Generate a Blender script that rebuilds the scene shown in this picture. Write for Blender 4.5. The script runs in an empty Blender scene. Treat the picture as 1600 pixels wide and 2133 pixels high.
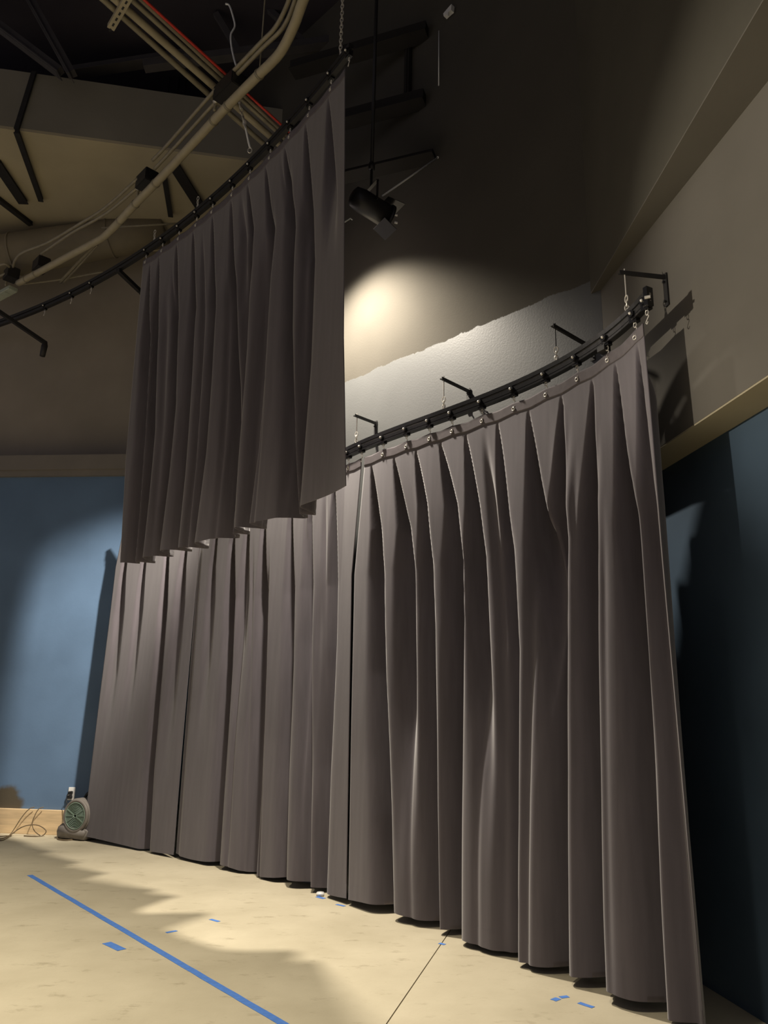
import bpy, bmesh, math, random
from mathutils import Vector, Matrix
import numpy as np

sc = bpy.context.scene
C = sc.collection
random.seed(7)

# ------------------------------------------------------------------ camera
CAM_H, FPX, PITCH, ROLL = 1.5, 1600.0, math.radians(14.8), math.radians(1.2)
cam_data = bpy.data.cameras.new('camera')
cam_data.sensor_fit = 'HORIZONTAL'
cam_data.sensor_width = 36.0
cam_data.lens = 36.0 * FPX / 1600.0
cam_data.clip_end = 200
cam = bpy.data.objects.new('camera', cam_data)
C.objects.link(cam)
FWD = Vector((0, math.cos(PITCH), math.sin(PITCH)))
UPV = Vector((0, -math.sin(PITCH), math.cos(PITCH)))
RGT = Vector((1, 0, 0))
cr, sr = math.cos(ROLL), math.sin(ROLL)
c_right = RGT * cr + UPV * sr
c_up = -RGT * sr + UPV * cr
m = Matrix((c_right, c_up, -FWD)).transposed().to_4x4()
m.translation = Vector((0, 0, CAM_H))
cam.matrix_world = m
sc.camera = cam

# ------------------------------------------------------------------ world, lamps, exposure
world = bpy.data.worlds.new('world')
sc.world = world
world.use_nodes = True
bgn = world.node_tree.nodes['Background']
bgn.inputs[0].default_value = (0.97, 0.90, 0.98, 1)
bgn.inputs[1].default_value = 0.19
sc.view_settings.view_transform = 'Standard'
sc.view_settings.look = 'None'
sc.view_settings.gamma = 1.0
sc.view_settings.exposure = 0.0
sc.view_settings.use_curve_mapping = False

def spot(name, loc, aim, watts, deg, blend, color, radius):
    d = bpy.data.lights.new(name, 'SPOT')
    d.energy = watts; d.spot_size = math.radians(deg); d.spot_blend = blend
    d.color = color; d.shadow_soft_size = radius
    o = bpy.data.objects.new(name, d); C.objects.link(o)
    o.location = loc
    o.rotation_euler = (Vector(aim) - Vector(loc)).to_track_quat('-Z', 'Y').to_euler()
    return o

LAMP_A = Vector((-0.76, 6.68, 6.40))      # flood hanging between the raised drape and the wall, hidden by the drape
LAMP_B = Vector((-1.24, 7.10, 6.30))      # added unseen spot beside it, brightening the far left wall past the drapes
LAMP_C = Vector((-4.6, 2.55, 3.5))         # work light on a stand at the left of the hall, out of frame
WARM = (1.0, 0.90, 0.76)
spot('unseen_spot_beam', LAMP_A, LAMP_A + Vector((0.16, 0.10, -1)), 1700, 112, 1.0, WARM, 0.08)
spot('unseen_spot_beam', LAMP_B, (-4.20, 10.15, 1.9), 3000, 36, 1.0, WARM, 0.08)
spot('work_light_beam', LAMP_C, (2.0, 3.3, 3.9), 1000, 31, 0.8, (1.0, 0.90, 0.74), 0.06)
# added unseen fill spots high over the floor, left of and behind the photographer
FILL_TINT = (1.0, 0.89, 0.70)
for hx, hy, hw, deg in ((-4.3, 4.5, 3300, 66), (-7.2, 5.2, 1200, 66), (-5.5, -0.5, 1200, 80), (-1.5, 2.0, 2300, 62)):
    spot('overhead_fill_spot', (hx, hy, 9.6), (hx, hy, 0), hw, deg, 1.0, FILL_TINT, 0.2)

# ------------------------------------------------------------------ picture geometry helpers
def ray(x, y):
    u = (x - 800.0) / FPX; v = -(y - 1066.5) / FPX
    return FWD + c_right * u + c_up * v
EYE = Vector((0, 0, CAM_H))
def atz(x, y, z):
    d = ray(x, y); return EYE + d * ((z - CAM_H) / d.z)
def aty(x, y, Y):
    d = ray(x, y); return EYE + d * (Y / d.y)
def atplane(x, y, p0, n):
    d = ray(x, y); p0 = Vector(p0); n = Vector(n)
    return EYE + d * ((p0 - EYE).dot(n) / d.dot(n))
def atcyl(x, y, cx, cy, r):
    d = ray(x, y)
    a = d.x * d.x + d.y * d.y; b = -2 * (cx * d.x + cy * d.y); c = cx * cx + cy * cy - r * r
    t = (-b + math.sqrt(b * b - 4 * a * c)) / (2 * a)
    return EYE + d * t

# ------------------------------------------------------------------ materials
def mat(name, color, rough=0.7, metal=0.0, noise=0.0, nscale=6.0, bump=0.0, bscale=40.0, spec=0.5, stretch=None, sheen=0.0):
    M = bpy.data.materials.new(name); M.use_nodes = True
    nt = M.node_tree; b = nt.nodes['Principled BSDF']
    b.inputs['Roughness'].default_value = rough
    b.inputs['Metallic'].default_value = metal
    b.inputs['Specular IOR Level'].default_value = spec
    b.inputs['Base Color'].default_value = (*color, 1)
    if sheen:
        b.inputs['Sheen Weight'].default_value = sheen
        b.inputs['Sheen Roughness'].default_value = 0.5
    tc = nt.nodes.new('ShaderNodeTexCoord')
    src = tc.outputs['Object']
    if stretch:
        mp = nt.nodes.new('ShaderNodeMapping'); mp.inputs['Scale'].default_value = stretch
        nt.links.new(src, mp.inputs['Vector']); src = mp.outputs['Vector']
    if noise:
        n = nt.nodes.new('ShaderNodeTexNoise'); n.inputs['Scale'].default_value = nscale
        n.inputs['Detail'].default_value = 5
        nt.links.new(src, n.inputs['Vector'])
        r = nt.nodes.new('ShaderNodeValToRGB')
        r.color_ramp.elements[0].position = 0.3; r.color_ramp.elements[1].position = 0.7
        r.color_ramp.elements[0].color = (*[c * (1 - noise) for c in color], 1)
        r.color_ramp.elements[1].color = (*[min(1, c * (1 + noise)) for c in color], 1)
        nt.links.new(n.outputs['Fac'], r.inputs['Fac']); nt.links.new(r.outputs['Color'], b.inputs['Base Color'])
    if bump:
        n2 = nt.nodes.new('ShaderNodeTexNoise'); n2.inputs['Scale'].default_value = bscale
        n2.inputs['Detail'].default_value = 4
        nt.links.new(src, n2.inputs['Vector'])
        bp = nt.nodes.new('ShaderNodeBump'); bp.inputs['Strength'].default_value = bump
        bp.inputs['Distance'].default_value = 0.01
        nt.links.new(n2.outputs['Fac'], bp.inputs['Height']); nt.links.new(bp.outputs['Normal'], b.inputs['Normal'])
    return M

def paint_line_mat(name, low, high, line, rough_low, rough_high, edge=0.05):
    """two coats of paint meeting at a ragged roller line at a height"""
    M = bpy.data.materials.new(name); M.use_nodes = True
    nt = M.node_tree; L = nt.links.new; b = nt.nodes['Principled BSDF']
    tc = nt.nodes.new('ShaderNodeTexCoord')
    sep = nt.nodes.new('ShaderNodeSeparateXYZ'); L(tc.outputs['Object'], sep.inputs[0])
    n = nt.nodes.new('ShaderNodeTexNoise'); n.inputs['Scale'].default_value = 3.2; n.inputs['Detail'].default_value = 9
    n.inputs['Roughness'].default_value = 0.72
    L(tc.outputs['Object'], n.inputs['Vector'])
    ma = nt.nodes.new('ShaderNodeMath'); ma.operation = 'MULTIPLY_ADD'
    L(n.outputs['Fac'], ma.inputs[0]); ma.inputs[1].default_value = edge * 4; L(sep.outputs['Z'], ma.inputs[2])
    ss = nt.nodes.new('ShaderNodeMapRange'); ss.interpolation_type = 'SMOOTHSTEP'
    ss.inputs['From Min'].default_value = line + edge * 2 - 0.006; ss.inputs['From Max'].default_value = line + edge * 2 + 0.006
    L(ma.outputs[0], ss.inputs['Value'])
    fac = ss.outputs['Result']
    # faint roller blotches
    n2 = nt.nodes.new('ShaderNodeTexNoise'); n2.inputs['Scale'].default_value = 1.7; n2.inputs['Detail'].default_value = 3
    L(tc.outputs['Object'], n2.inputs['Vector'])
    r2 = nt.nodes.new('ShaderNodeMapRange'); r2.inputs['To Min'].default_value = 0.86; r2.inputs['To Max'].default_value = 1.14
    L(n2.outputs['Fac'], r2.inputs['Value'])
    mc = nt.nodes.new('ShaderNodeMix'); mc.data_type = 'RGBA'
    mc.inputs[6].default_value = (*low, 1); mc.inputs[7].default_value = (*high, 1)
    L(fac, mc.inputs[0])
    mul = nt.nodes.new('ShaderNodeMix'); mul.data_type = 'RGBA'; mul.blend_type = 'MULTIPLY'; mul.inputs[0].default_value = 1
    L(mc.outputs[2], mul.inputs[6]); L(r2.outputs[0], mul.inputs[7])
    L(mul.outputs[2], b.inputs['Base Color'])
    mr = nt.nodes.new('ShaderNodeMapRange'); mr.inputs['To Min'].default_value = rough_low; mr.inputs['To Max'].default_value = rough_high
    L(fac, mr.inputs['Value']); L(mr.outputs[0], b.inputs['Roughness'])
    ms = nt.nodes.new('ShaderNodeMapRange'); ms.inputs['To Min'].default_value = 0.6; ms.inputs['To Max'].default_value = 0.05
    L(fac, ms.inputs['Value']); L(ms.outputs[0], b.inputs['Specular IOR Level'])
    n3 = nt.nodes.new('ShaderNodeTexNoise'); n3.inputs['Scale'].default_value = 60
    L(tc.outputs['Object'], n3.inputs['Vector'])
    bp = nt.nodes.new('ShaderNodeBump'); bp.inputs['Strength'].default_value = 0.08; bp.inputs['Distance'].default_value = 0.01
    L(n3.outputs['Fac'], bp.inputs['Height']); L(bp.outputs['Normal'], b.inputs['Normal'])
    return M

def patch_mat(name, base, centre, color, radius):
    """copy of a paint with one ragged patch in a second colour"""
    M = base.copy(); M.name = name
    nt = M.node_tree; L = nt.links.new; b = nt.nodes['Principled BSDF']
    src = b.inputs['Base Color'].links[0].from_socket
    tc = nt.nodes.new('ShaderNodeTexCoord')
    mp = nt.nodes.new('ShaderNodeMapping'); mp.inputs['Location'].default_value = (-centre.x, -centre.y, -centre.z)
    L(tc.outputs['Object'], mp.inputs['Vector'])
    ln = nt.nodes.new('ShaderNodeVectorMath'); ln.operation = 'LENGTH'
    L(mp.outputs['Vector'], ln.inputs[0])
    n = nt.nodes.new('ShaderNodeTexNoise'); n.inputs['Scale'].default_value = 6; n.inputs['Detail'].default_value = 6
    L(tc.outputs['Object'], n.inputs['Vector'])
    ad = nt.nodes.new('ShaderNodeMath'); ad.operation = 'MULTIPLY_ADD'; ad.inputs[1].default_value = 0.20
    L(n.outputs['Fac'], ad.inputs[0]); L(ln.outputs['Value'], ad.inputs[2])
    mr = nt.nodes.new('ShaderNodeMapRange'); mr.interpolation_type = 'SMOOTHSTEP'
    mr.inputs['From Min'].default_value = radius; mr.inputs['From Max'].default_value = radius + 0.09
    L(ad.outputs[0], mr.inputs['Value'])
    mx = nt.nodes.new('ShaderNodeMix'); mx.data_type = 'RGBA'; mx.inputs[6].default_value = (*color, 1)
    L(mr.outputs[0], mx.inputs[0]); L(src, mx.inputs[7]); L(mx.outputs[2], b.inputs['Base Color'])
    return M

def concrete_mat():
    M = bpy.data.materials.new('tan_concrete'); M.use_nodes = True
    nt = M.node_tree; L = nt.links.new; b = nt.nodes['Principled BSDF']
    b.inputs['Roughness'].default_value = 0.72; b.inputs['Specular IOR Level'].default_value = 0.3
    tc = nt.nodes.new('ShaderNodeTexCoord')
    def nz(scale, detail, rough=0.5, st=None):
        n = nt.nodes.new('ShaderNodeTexNoise'); n.inputs['Scale'].default_value = scale
        n.inputs['Detail'].default_value = detail; n.inputs['Roughness'].default_value = rough
        if st:
            mp = nt.nodes.new('ShaderNodeMapping'); mp.inputs['Scale'].default_value = st
            L(tc.outputs['Object'], mp.inputs['Vector']); L(mp.outputs['Vector'], n.inputs['Vector'])
        else:
            L(tc.outputs['Object'], n.inputs['Vector'])
        return n.outputs['Fac']
    r = nt.nodes.new('ShaderNodeValToRGB')
    r.color_ramp.elements[0].position = 0.32; r.color_ramp.elements[1].position = 0.68
    r.color_ramp.elements[0].color = (0.46, 0.41, 0.295, 1); r.color_ramp.elements[1].color = (0.555, 0.50, 0.37, 1)
    L(nz(1.4, 6, 0.6), r.inputs['Fac'])
    # scattered dirty scuffs
    s = nt.nodes.new('ShaderNodeMapRange'); s.inputs['From Min'].default_value = 0.575; s.inputs['From Max'].default_value = 0.76
    L(nz(4.2, 9, 0.70, (1.0, 1.9, 1.0)), s.inputs['Value'])
    s2 = nt.nodes.new('ShaderNodeMath'); s2.operation = 'MULTIPLY'; s2.inputs[1].default_value = 0.75
    L(s.outputs[0], s2.inputs[0])
    mx = nt.nodes.new('ShaderNodeMix'); mx.data_type = 'RGBA'; mx.inputs[7].default_value = (0.22, 0.18, 0.11, 1)
    L(s2.outputs[0], mx.inputs[0]); L(r.outputs['Color'], mx.inputs[6])
    # pale dust flecks
    f = nt.nodes.new('ShaderNodeMapRange'); f.inputs['From Min'].default_value = 0.69; f.inputs['From Max'].default_value = 0.75
    L(nz(34, 3, 0.6), f.inputs['Value'])
    f2 = nt.nodes.new('ShaderNodeMath'); f2.operation = 'MULTIPLY'; f2.inputs[1].default_value = 0.3
    L(f.outputs[0], f2.inputs[0])
    mx2 = nt.nodes.new('ShaderNodeMix'); mx2.data_type = 'RGBA'; mx2.inputs[7].default_value = (0.30, 0.25, 0.16, 1)
    L(f2.outputs[0], mx2.inputs[0]); L(mx.outputs[2], mx2.inputs[6])
    L(mx2.outputs[2], b.inputs['Base Color'])
    bp = nt.nodes.new('ShaderNodeBump'); bp.inputs['Strength'].default_value = 0.12; bp.inputs['Distance'].default_value = 0.01
    L(nz(45, 5), bp.inputs['Height']); L(bp.outputs['Normal'], b.inputs['Normal'])
    return M

MT = {}
MT['concrete'] = concrete_mat()
MT['joint'] = mat('slab_joint', (0.10, 0.08, 0.05), 0.9)
MT['wall_back'] = paint_line_mat('grey_over_old_brown_paint', (0.105, 0.108, 0.106), (0.080, 0.074, 0.062), 4.87, 0.42, 0.9, 0.035)
MT['wall_blue'] = mat('slate_blue_paint', (0.115, 0.19, 0.31), 0.55, noise=0.10, nscale=1.6, bump=0.06, spec=0.35)
MT['wall_brown'] = mat('old_brown_grey_paint', (0.085, 0.079, 0.064), 0.85, noise=0.10, nscale=1.3, bump=0.05, spec=0.1)
MT['wall_left_upper'] = mat('old_brown_paint_left', (0.30, 0.265, 0.22), 0.85, noise=0.10, nscale=1.3, spec=0.1)
MT['wall_right'] = mat('taupe_right_wall_paint', (0.135, 0.125, 0.108), 0.8, noise=0.08, nscale=1.3, bump=0.05, spec=0.15)
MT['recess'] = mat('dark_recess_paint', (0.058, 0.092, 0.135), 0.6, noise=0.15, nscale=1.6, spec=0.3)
MT['wall_dark'] = mat('dark_grey_paint', (0.030, 0.028, 0.026), 0.85, noise=0.12, nscale=2.0, spec=0.1)
MT['soffit'] = mat('tan_soffit_paint', (0.42, 0.37, 0.26), 0.85, noise=0.08, nscale=1.2, spec=0.1)
MT['bulkhead'] = mat('grey_bulkhead_paint', (0.23, 0.215, 0.18), 0.85, noise=0.08, nscale=1.2, spec=0.1)
MT['ceiling'] = mat('near_black_ceiling_paint', (0.042, 0.038, 0.048), 0.9, noise=0.15, nscale=1.0, spec=0.1)
MT['ledge'] = mat('taupe_ledge_paint', (0.19, 0.17, 0.145), 0.6, noise=0.06, nscale=3)
MT['fabric'] = mat('charcoal_drape_cloth', (0.119, 0.106, 0.121), 0.92, noise=0.10, nscale=4, stretch=(5, 5, 0.5), bump=0.10, bscale=160, spec=0.15, sheen=0.45)
MT['tape_web'] = mat('grey_header_webbing', (0.14, 0.125, 0.132), 0.9, noise=0.10, nscale=20, spec=0.2)
MT['black_metal'] = mat('black_track_enamel', (0.008, 0.008, 0.009), 0.24, spec=0.4)
MT['dull_black'] = mat('dull_black_steel', (0.016, 0.015, 0.015), 0.6, noise=0.2, nscale=15)
MT['web_grey'] = mat('bare_aluminium_web', (0.36, 0.35, 0.33), 0.35, metal=0.9)
MT['zinc'] = mat('zinc_hardware', (0.72, 0.69, 0.63), 0.3, metal=0.35, noise=0.1, nscale=30)
MT['conduit'] = mat('painted_tan_conduit', (0.36, 0.315, 0.215), 0.5, noise=0.08, nscale=9)
MT['conduit_thin'] = mat('galvanised_conduit', (0.27, 0.24, 0.17), 0.45, metal=0.2, noise=0.12, nscale=12)
MT['red'] = mat('red_conduit', (0.55, 0.045, 0.03), 0.5, noise=0.1, nscale=10)
MT['duct'] = mat('painted_duct_sheet', (0.20, 0.17, 0.115), 0.7, noise=0.12, nscale=3)
MT['pine'] = mat('pine_board', (0.72, 0.54, 0.32), 0.6, noise=0.16, nscale=3.0, stretch=(0.6, 8, 9))
MT['blower'] = mat('dusty_grey_plastic', (0.215, 0.195, 0.175), 0.55, noise=0.12, nscale=14)
MT['blower_dark'] = mat('dark_blower_inside', (0.02, 0.03, 0.026), 0.8)
MT['grille'] = mat('green_grey_grille_plastic', (0.20, 0.28, 0.225), 0.5, noise=0.08, nscale=20)
MT['rubber'] = mat('black_rubber', (0.012, 0.012, 0.012), 0.6)
MT['cord'] = mat('brown_cord_jacket', (0.14, 0.10, 0.055), 0.6, noise=0.1, nscale=20)
MT['white'] = mat('white_plastic', (0.80, 0.80, 0.78), 0.4, noise=0.03, nscale=20)
MT['tape'] = mat('blue_painters_tape', (0.075, 0.21, 0.62), 0.7, noise=0.12, nscale=25)
MT['paper'] = mat('torn_drywall_paper', (0.75, 0.68, 0.52), 0.9, noise=0.1, nscale=30)
MT['fixture'] = mat('black_fixture_enamel', (0.014, 0.013, 0.014), 0.45, noise=0.15, nscale=12)
MT['lens'] = mat('lens_glass', (0.5, 0.5, 0.48), 0.12, spec=0.8)
MT['pale_label'] = mat('pale_grey_green_paint', (0.42, 0.46, 0.37), 0.6, noise=0.1, nscale=15)

# ------------------------------------------------------------------ mesh helpers
def obj(name, bm, material, parent=None, smooth=False):
    me = bpy.data.meshes.new(name)
    bmesh.ops.recalc_face_normals(bm, faces=bm.faces[:])
    bm.to_mesh(me); bm.free()
    if smooth:
        for p in me.polygons: p.use_smooth = True
    me.materials.append(MT[material])
    o = bpy.data.objects.new(name, me); C.objects.link(o)
    if parent is not None:
        o.parent = parent
        o.matrix_parent_inverse = Matrix.Translation(-parent.location)
    return o
def tag(o, label=None, cat=None, group=None, kind=None):
    if label: o['label'] = label
    if cat: o['category'] = cat
    if group: o['group'] = group
    if kind: o['kind'] = kind
    return o
def thing(name, loc, label, cat, group=None):
    e = bpy.data.objects.new(name, None); C.objects.link(e)
    e.location = loc; e.empty_display_size = 0.1
    return tag(e, label, cat, group)
def tube(bm, pts, r, seg=10, cap=True):
    pts = [Vector(p) for p in pts]
    rad = r if isinstance(r, (list, tuple)) else [r] * len(pts)
    t0 = (pts[1] - pts[0]).normalized()
    up = Vector((0, 0, 1)) if abs(t0.z) < 0.9 else Vector((1, 0, 0))
    n = t0.cross(up).normalized()
    rings = []
    for i, p in enumerate(pts):
        a = pts[max(i - 1, 0)]; b = pts[min(i + 1, len(pts) - 1)]
        t = (b - a).normalized()
        n = (n - t * n.dot(t)).normalized(); bi = t.cross(n)
        rings.append([bm.verts.new(p + (n * math.cos(2 * math.pi * k / seg) + bi * math.sin(2 * math.pi * k / seg)) * rad[i]) for k in range(seg)])
    for i in range(len(rings) - 1):
        for k in range(seg):
            bm.faces.new((rings[i][k], rings[i][(k + 1) % seg], rings[i + 1][(k + 1) % seg], rings[i + 1][k]))
    if cap:
        bm.faces.new(rings[0]); bm.faces.new(rings[-1])
    return bm
def bar(bm, a, b, w, h, up=(0, 0, 1)):
    """rectangular bar from a to b, w sideways, h along up"""
    a = Vector(a); b = Vector(b); t = (b - a).normalized(); up = Vector(up)
    s = t.cross(up)
    if s.length < 1e-4: s = t.cross(Vector((1, 0, 0)))
    s.normalize(); u = s.cross(t).normalized()
    vs = []
    for p in (a, b):
        for i, j in ((-1, -1), (1, -1), (1, 1), (-1, 1)):
            vs.append(bm.verts.new(p + s * (i * w / 2) + u * (j * h / 2)))
    for f in ((0, 1, 2, 3), (7, 6, 5, 4), (0, 4, 5, 1), (1, 5, 6, 2), (2, 6, 7, 3), (3, 7, 4, 0)):
        bm.faces.new([vs[k] for k in f])
    return bm
def prism(bm, poly, vec):
    """closed prism from polygon poly swept by vec"""
    vec = Vector(vec)
    a = [bm.verts.new(Vector(p)) for p in poly]; b = [bm.verts.new(Vector(p) + vec) for p in poly]
    bm.faces.new(a); bm.faces.new(b[::-1])
    n = len(a)
    for i in range(n): bm.faces.new((a[i], a[(i + 1) % n], b[(i + 1) % n], b[i]))
    return bm
def slabwall(name, p, q, z0, z1, thick, material, back, label=None):
    """vertical wall from plan point p to q, thickness away towards 'back' side"""
    p = Vector((*p, 0)); q = Vector((*q, 0)); bk = Vector((*back, 0)).normalized() * thick
    bm = bmesh.new()
    prism(bm, [p + Vector((0, 0, z0)), q + Vector((0, 0, z0)), q + bk + Vector((0, 0, z0)), p + bk + Vector((0, 0, z0))], (0, 0, z1 - z0))
    o = obj(name, bm, material); tag(o, label, kind='structure')
    return o
def smoothpath(pts, n=8):
    """Catmull-Rom through points"""
    P = [Vector(p) for p in pts]; P = [P[0] * 2 - P[1]] + P + [P[-1] * 2 - P[-2]]
    out = []
    for i in range(1, len(P) - 2):
        for k in range(n):
            t = k / n
            out.append(0.5 * ((2 * P[i]) + (P[i + 1] - P[i - 1]) * t + (2 * P[i - 1] - 5 * P[i] + 4 * P[i + 1] - P[i + 2]) * t * t + (3 * P[i] - P[i - 1] - 3 * P[i + 1] + P[i + 2]) * t ** 3))
    out.append(P[-2]); return out
def ringtube(bm, c, ax1, ax2, r1, r2, r, seg=16, ts=6):
    c = Vector(c); ax1 = Vector(ax1).normalized(); ax2 = Vector(ax2).normalized()
    nrm = ax1.cross(ax2).normalized()
    rings = []
    for i in range(seg):
        a = 2 * math.pi * i / seg
        p = c + ax1 * (r1 * math.cos(a)) + ax2 * (r2 * math.sin(a))
        o = (ax1 * (math.cos(a) / max(r1, 1e-5)) + ax2 * (math.sin(a) / max(r2, 1e-5))).normalized()
        rings.append([bm.verts.new(p + (o * math.cos(2 * math.pi * k / ts) + nrm * math.sin(2 * math.pi * k / ts)) * r) for k in range(ts)])
    for i in range(seg):
        for k in range(ts):
            bm.faces.new((rings[i][k], rings[i][(k + 1) % ts], rings[(i + 1) % seg][(k + 1) % ts], rings[(i + 1) % seg][k]))
    return bm
def chain_links(bm, a, b, link=0.035, r=0.0035):
    a = Vector(a); b = Vector(b); L = (b - a).length; t = (b - a).normalized()
    s = t.cross(Vector((0.3, 1, 0.1))).normalized(); u = t.cross(s)
    n = max(1, int(L / (link * 0.72)))
    for i in range(n):
        c = a + t * (L * (i + 0.5) / n)
        ringtube(bm, c, t, s if i % 2 else u, link * 0.5, link * 0.27, r, 10, 5)
    return bm

# ================================================================== THE ROOM
# floor: two concrete slabs meeting at a saw-cut joint
J1, J2 = atz(920, 1965, 0), atz(805, 2133, 0)
jd = (J1 - J2).normalized()
ja, jb = J2 - jd * 9.0, J2 + jd * 8.5
floor = bpy.data.objects.new('floor', bpy.data.meshes.new('floor'))
bm = bmesh.new(); prism(bm, [(-10, -7, -0.20), (6, -7, -0.20), (6, 13, -0.20), (-10, 13, -0.20)], (0, 0, 0.185))
bm.to_mesh(floor.data); bm.free(); floor.data.materials.append(MT['joint']); C.objects.link(floor)
tag(floor, 'tan stained concrete floor with a saw-cut joint', kind='structure')
gap = Vector((jd.y, -jd.x, 0)) * 0.0035
for side in (0, 1):
    bm = bmesh.new()
    if side == 0: poly = [ja - gap, jb - gap, Vector((-10, 13, 0)), Vector((-10, -7, 0))]
    else: poly = [ja + gap, jb + gap, Vector((6, 13, 0)), Vector((6, -7, 0))]
    prism(bm, [Vector((p.x, p.y, -0.0145)) for p in poly], (0, 0, 0.0145))
    obj('concrete_slab', bm, 'concrete', floor)

# back wall W1: X + Y = 7.02
W1P, W1N = Vector((1.62, 5.40, 0)), Vector((1, 1, 0)).normalized()
CL = Vector((-3.03, 10.05, 0))           # corner of back wall and left wall
slabwall('wall_back', (1.66, 5.36), (CL.x, CL.y), 0, 10.2, 0.25, 'wall_back', (1, 1), 'back wall with grey paint rolled up to a ragged line over old brown paint')
# left wall, blue below the ledge, brown above
def wl(x, off=0.0): return (x, 10.15 - 0.1 * (x + 4) + off)
MT['wall_blue_patch'] = patch_mat('slate_blue_paint_brown_patch', MT['wall_blue'], aty(8, 1682, 10.2), (0.10, 0.085, 0.06), 0.30)  # blue wall with one ragged brown patch low at the left
slabwall('wall_left', wl(-10), wl(-2.95), 0, 4.80, 0.9, 'wall_blue_patch', (0, 1), 'slate blue lower wall behind the blower, left of the drapes')
slabwall('wall_left', wl(-10, 0.35), wl(-2.7, 0.35), 4.80, 10.2, 0.5, 'wall_left_upper', (0, 1), 'dark brown upper wall above the taupe ledge')
bm = bmesh.new()
a, b = wl(-10), wl(-3.05)
prism(bm, [(a[0], a[1] - 0.10, 4.68), (b[0], b[1] - 0.10, 4.68), (b[0], b[1] + 0.34, 4.68), (a[0], a[1] + 0.34, 4.68)], (0, 0, 0.21))
tag(obj('trim_1', bm, 'ledge'), 'taupe ledge running along the left wall over the blue paint', kind='structure')
bm = bmesh.new()
prism(bm, [(a[0], a[1] - 0.06, 4.60), (b[0], b[1] - 0.06, 4.60), (b[0], b[1] + 0.02, 4.60), (a[0], a[1] + 0.02, 4.60)], (0, 0, 0.08))
tag(obj('trim_2', bm, 'ledge'), 'narrow taupe moulding under the ledge on the left wall', kind='structure')
# baseboard of pine along the left wall
bm = bmesh.new()
pa, pb = wl(-10), (-3.86, wl(-3.86)[1])
prism(bm, [(pa[0], pa[1] - 0.045, 0.0), (pb[0], pb[1] - 0.045, 0.0), (pb[0], pb[1] - 0.002, 0.0), (pa[0], pa[1] - 0.002, 0.0)], (0, 0, 0.285))
bmesh.ops.bevel(bm, geom=bm.edges[:], offset=0.004, segments=1, affect='EDGES')
tag(obj('baseboard_left', bm, 'pine'), 'bare pine board along the foot of the blue wall', kind='structure')

# right wall W2, stepped: upper face proud, middle set back, lower recess deeper
def w2(y, off=0.0): return (1.655 + (5.4 - y) * 0.147 + off, y)
def w2u(y): return (1.60 + (5.4 - y) * 0.045, y)
slabwall('wall_right', w2(5.75), w2(-2), 3.2, 4.76, 0.25, 'wall_right', (1, 0.15), 'brown grey middle wall carrying the end of the drape track')
bm = bmesh.new()
prism(bm, [(*w2u(5.75), 4.76), (*w2u(-2), 4.76), (*w2(-2, 0.6), 4.76), (*w2(5.75, 0.6), 4.76)], (0, 0, 5.44))
tag(obj('wall_right', bm, 'wall_brown'), 'upper right wall face standing proud over a soffit', kind='structure')
bm = bmesh.new()
prism(bm, [(*w2(5.75, 0.002), 3.19), (*w2(-2, 0.002), 3.19), (*w2(-2, 0.5), 3.19), (*w2(5.75, 0.5), 3.19)], (0, 0, 0.01))
tag(obj('trim_3', bm, 'soffit'), 'tan soffit under the middle wall at the far right', kind='structure')
bm = bmesh.new()
prism(bm, [(*w2u(5.75), 4.75), (*w2u(-2), 4.75), (*w2(-2, 0.01), 4.75), (*w2(5.75, 0.01), 4.75)], (0, 0, 0.01))
tag(obj('trim_4', bm, 'wall_right'), 'narrow soffit strip under the upper right wall face', kind='structure')
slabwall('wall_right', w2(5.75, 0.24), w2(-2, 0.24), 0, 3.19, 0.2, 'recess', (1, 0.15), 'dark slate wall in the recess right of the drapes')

# ceiling
bm = bmesh.new(); prism(bm, [(-10, -7, 10.2), (4, -7, 10.2), (4, 13, 10.2), (-10, 13, 10.2)], (0, 0, 0.2))
tag(obj('ceiling', bm, 'ceiling'), 'near-black roof deck high above', kind='structure')

# left bulkhead and soffit under the roof
ZS = 8.35
near = [atz(-260, 236, ZS), atz(0, 267, ZS), atz(270, 303, ZS), atz(520, 336, ZS), atz(700, 360, ZS)]
far = [wl(-9.9, 0.36), wl(-2.5, 0.36)]
bm = bmesh.new()
poly = [(p.x, p.y, ZS) for p in near] + [(far[1][0], far[1][1], ZS), (far[0][0], far[0][1], ZS)]
prism(bm, poly, (0, 0, 0.04))
tag(obj('trim_5', bm, 'soffit'), 'tan soffit spanning from the left wall at upper left', kind='structure')
bm = bmesh.new()
for i in range(len(near) - 1):
    p, q = near[i], near[i + 1]
    prism(bm, [(p.x, p.y, ZS + 0.041), (q.x, q.y, ZS + 0.041), (q.x, q.y + 0.12, ZS + 0.041), (p.x, p.y + 0.12, ZS + 0.041)], (0, 0, 0.83))
tag(obj('trim_6', bm, 'bulkhead'), 'grey bulkhead face above the tan soffit', kind='structure')

# ================================================================== DRAPES
class Arc:
    def __init__(s, cx, cy, r): s.cx, s.cy, s.r = cx, cy, r
    def pt(s, ph, z, back=0.0):
        r = s.r + back
        return Vector((s.cx + r * math.cos(ph), s.cy + r * math.sin(ph), z))
    def phi(s, x, y, r=None):
        p = atcyl(x, y, s.cx, s.cy, r or s.r); return math.atan2(p.y - s.cy, p.x - s.cx), p.z
    def tan(s, ph): return Vector((-math.sin(ph), math.cos(ph), 0))
    def out(s, ph): return Vector((math.cos(ph), math.sin(ph), 0))
LOW = Arc(-12.12, -3.194, 15.56)
UPP = Arc(-13.20, -3.213, 15.40)
ZT = 3.95                                   # lower track centre height
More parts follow.
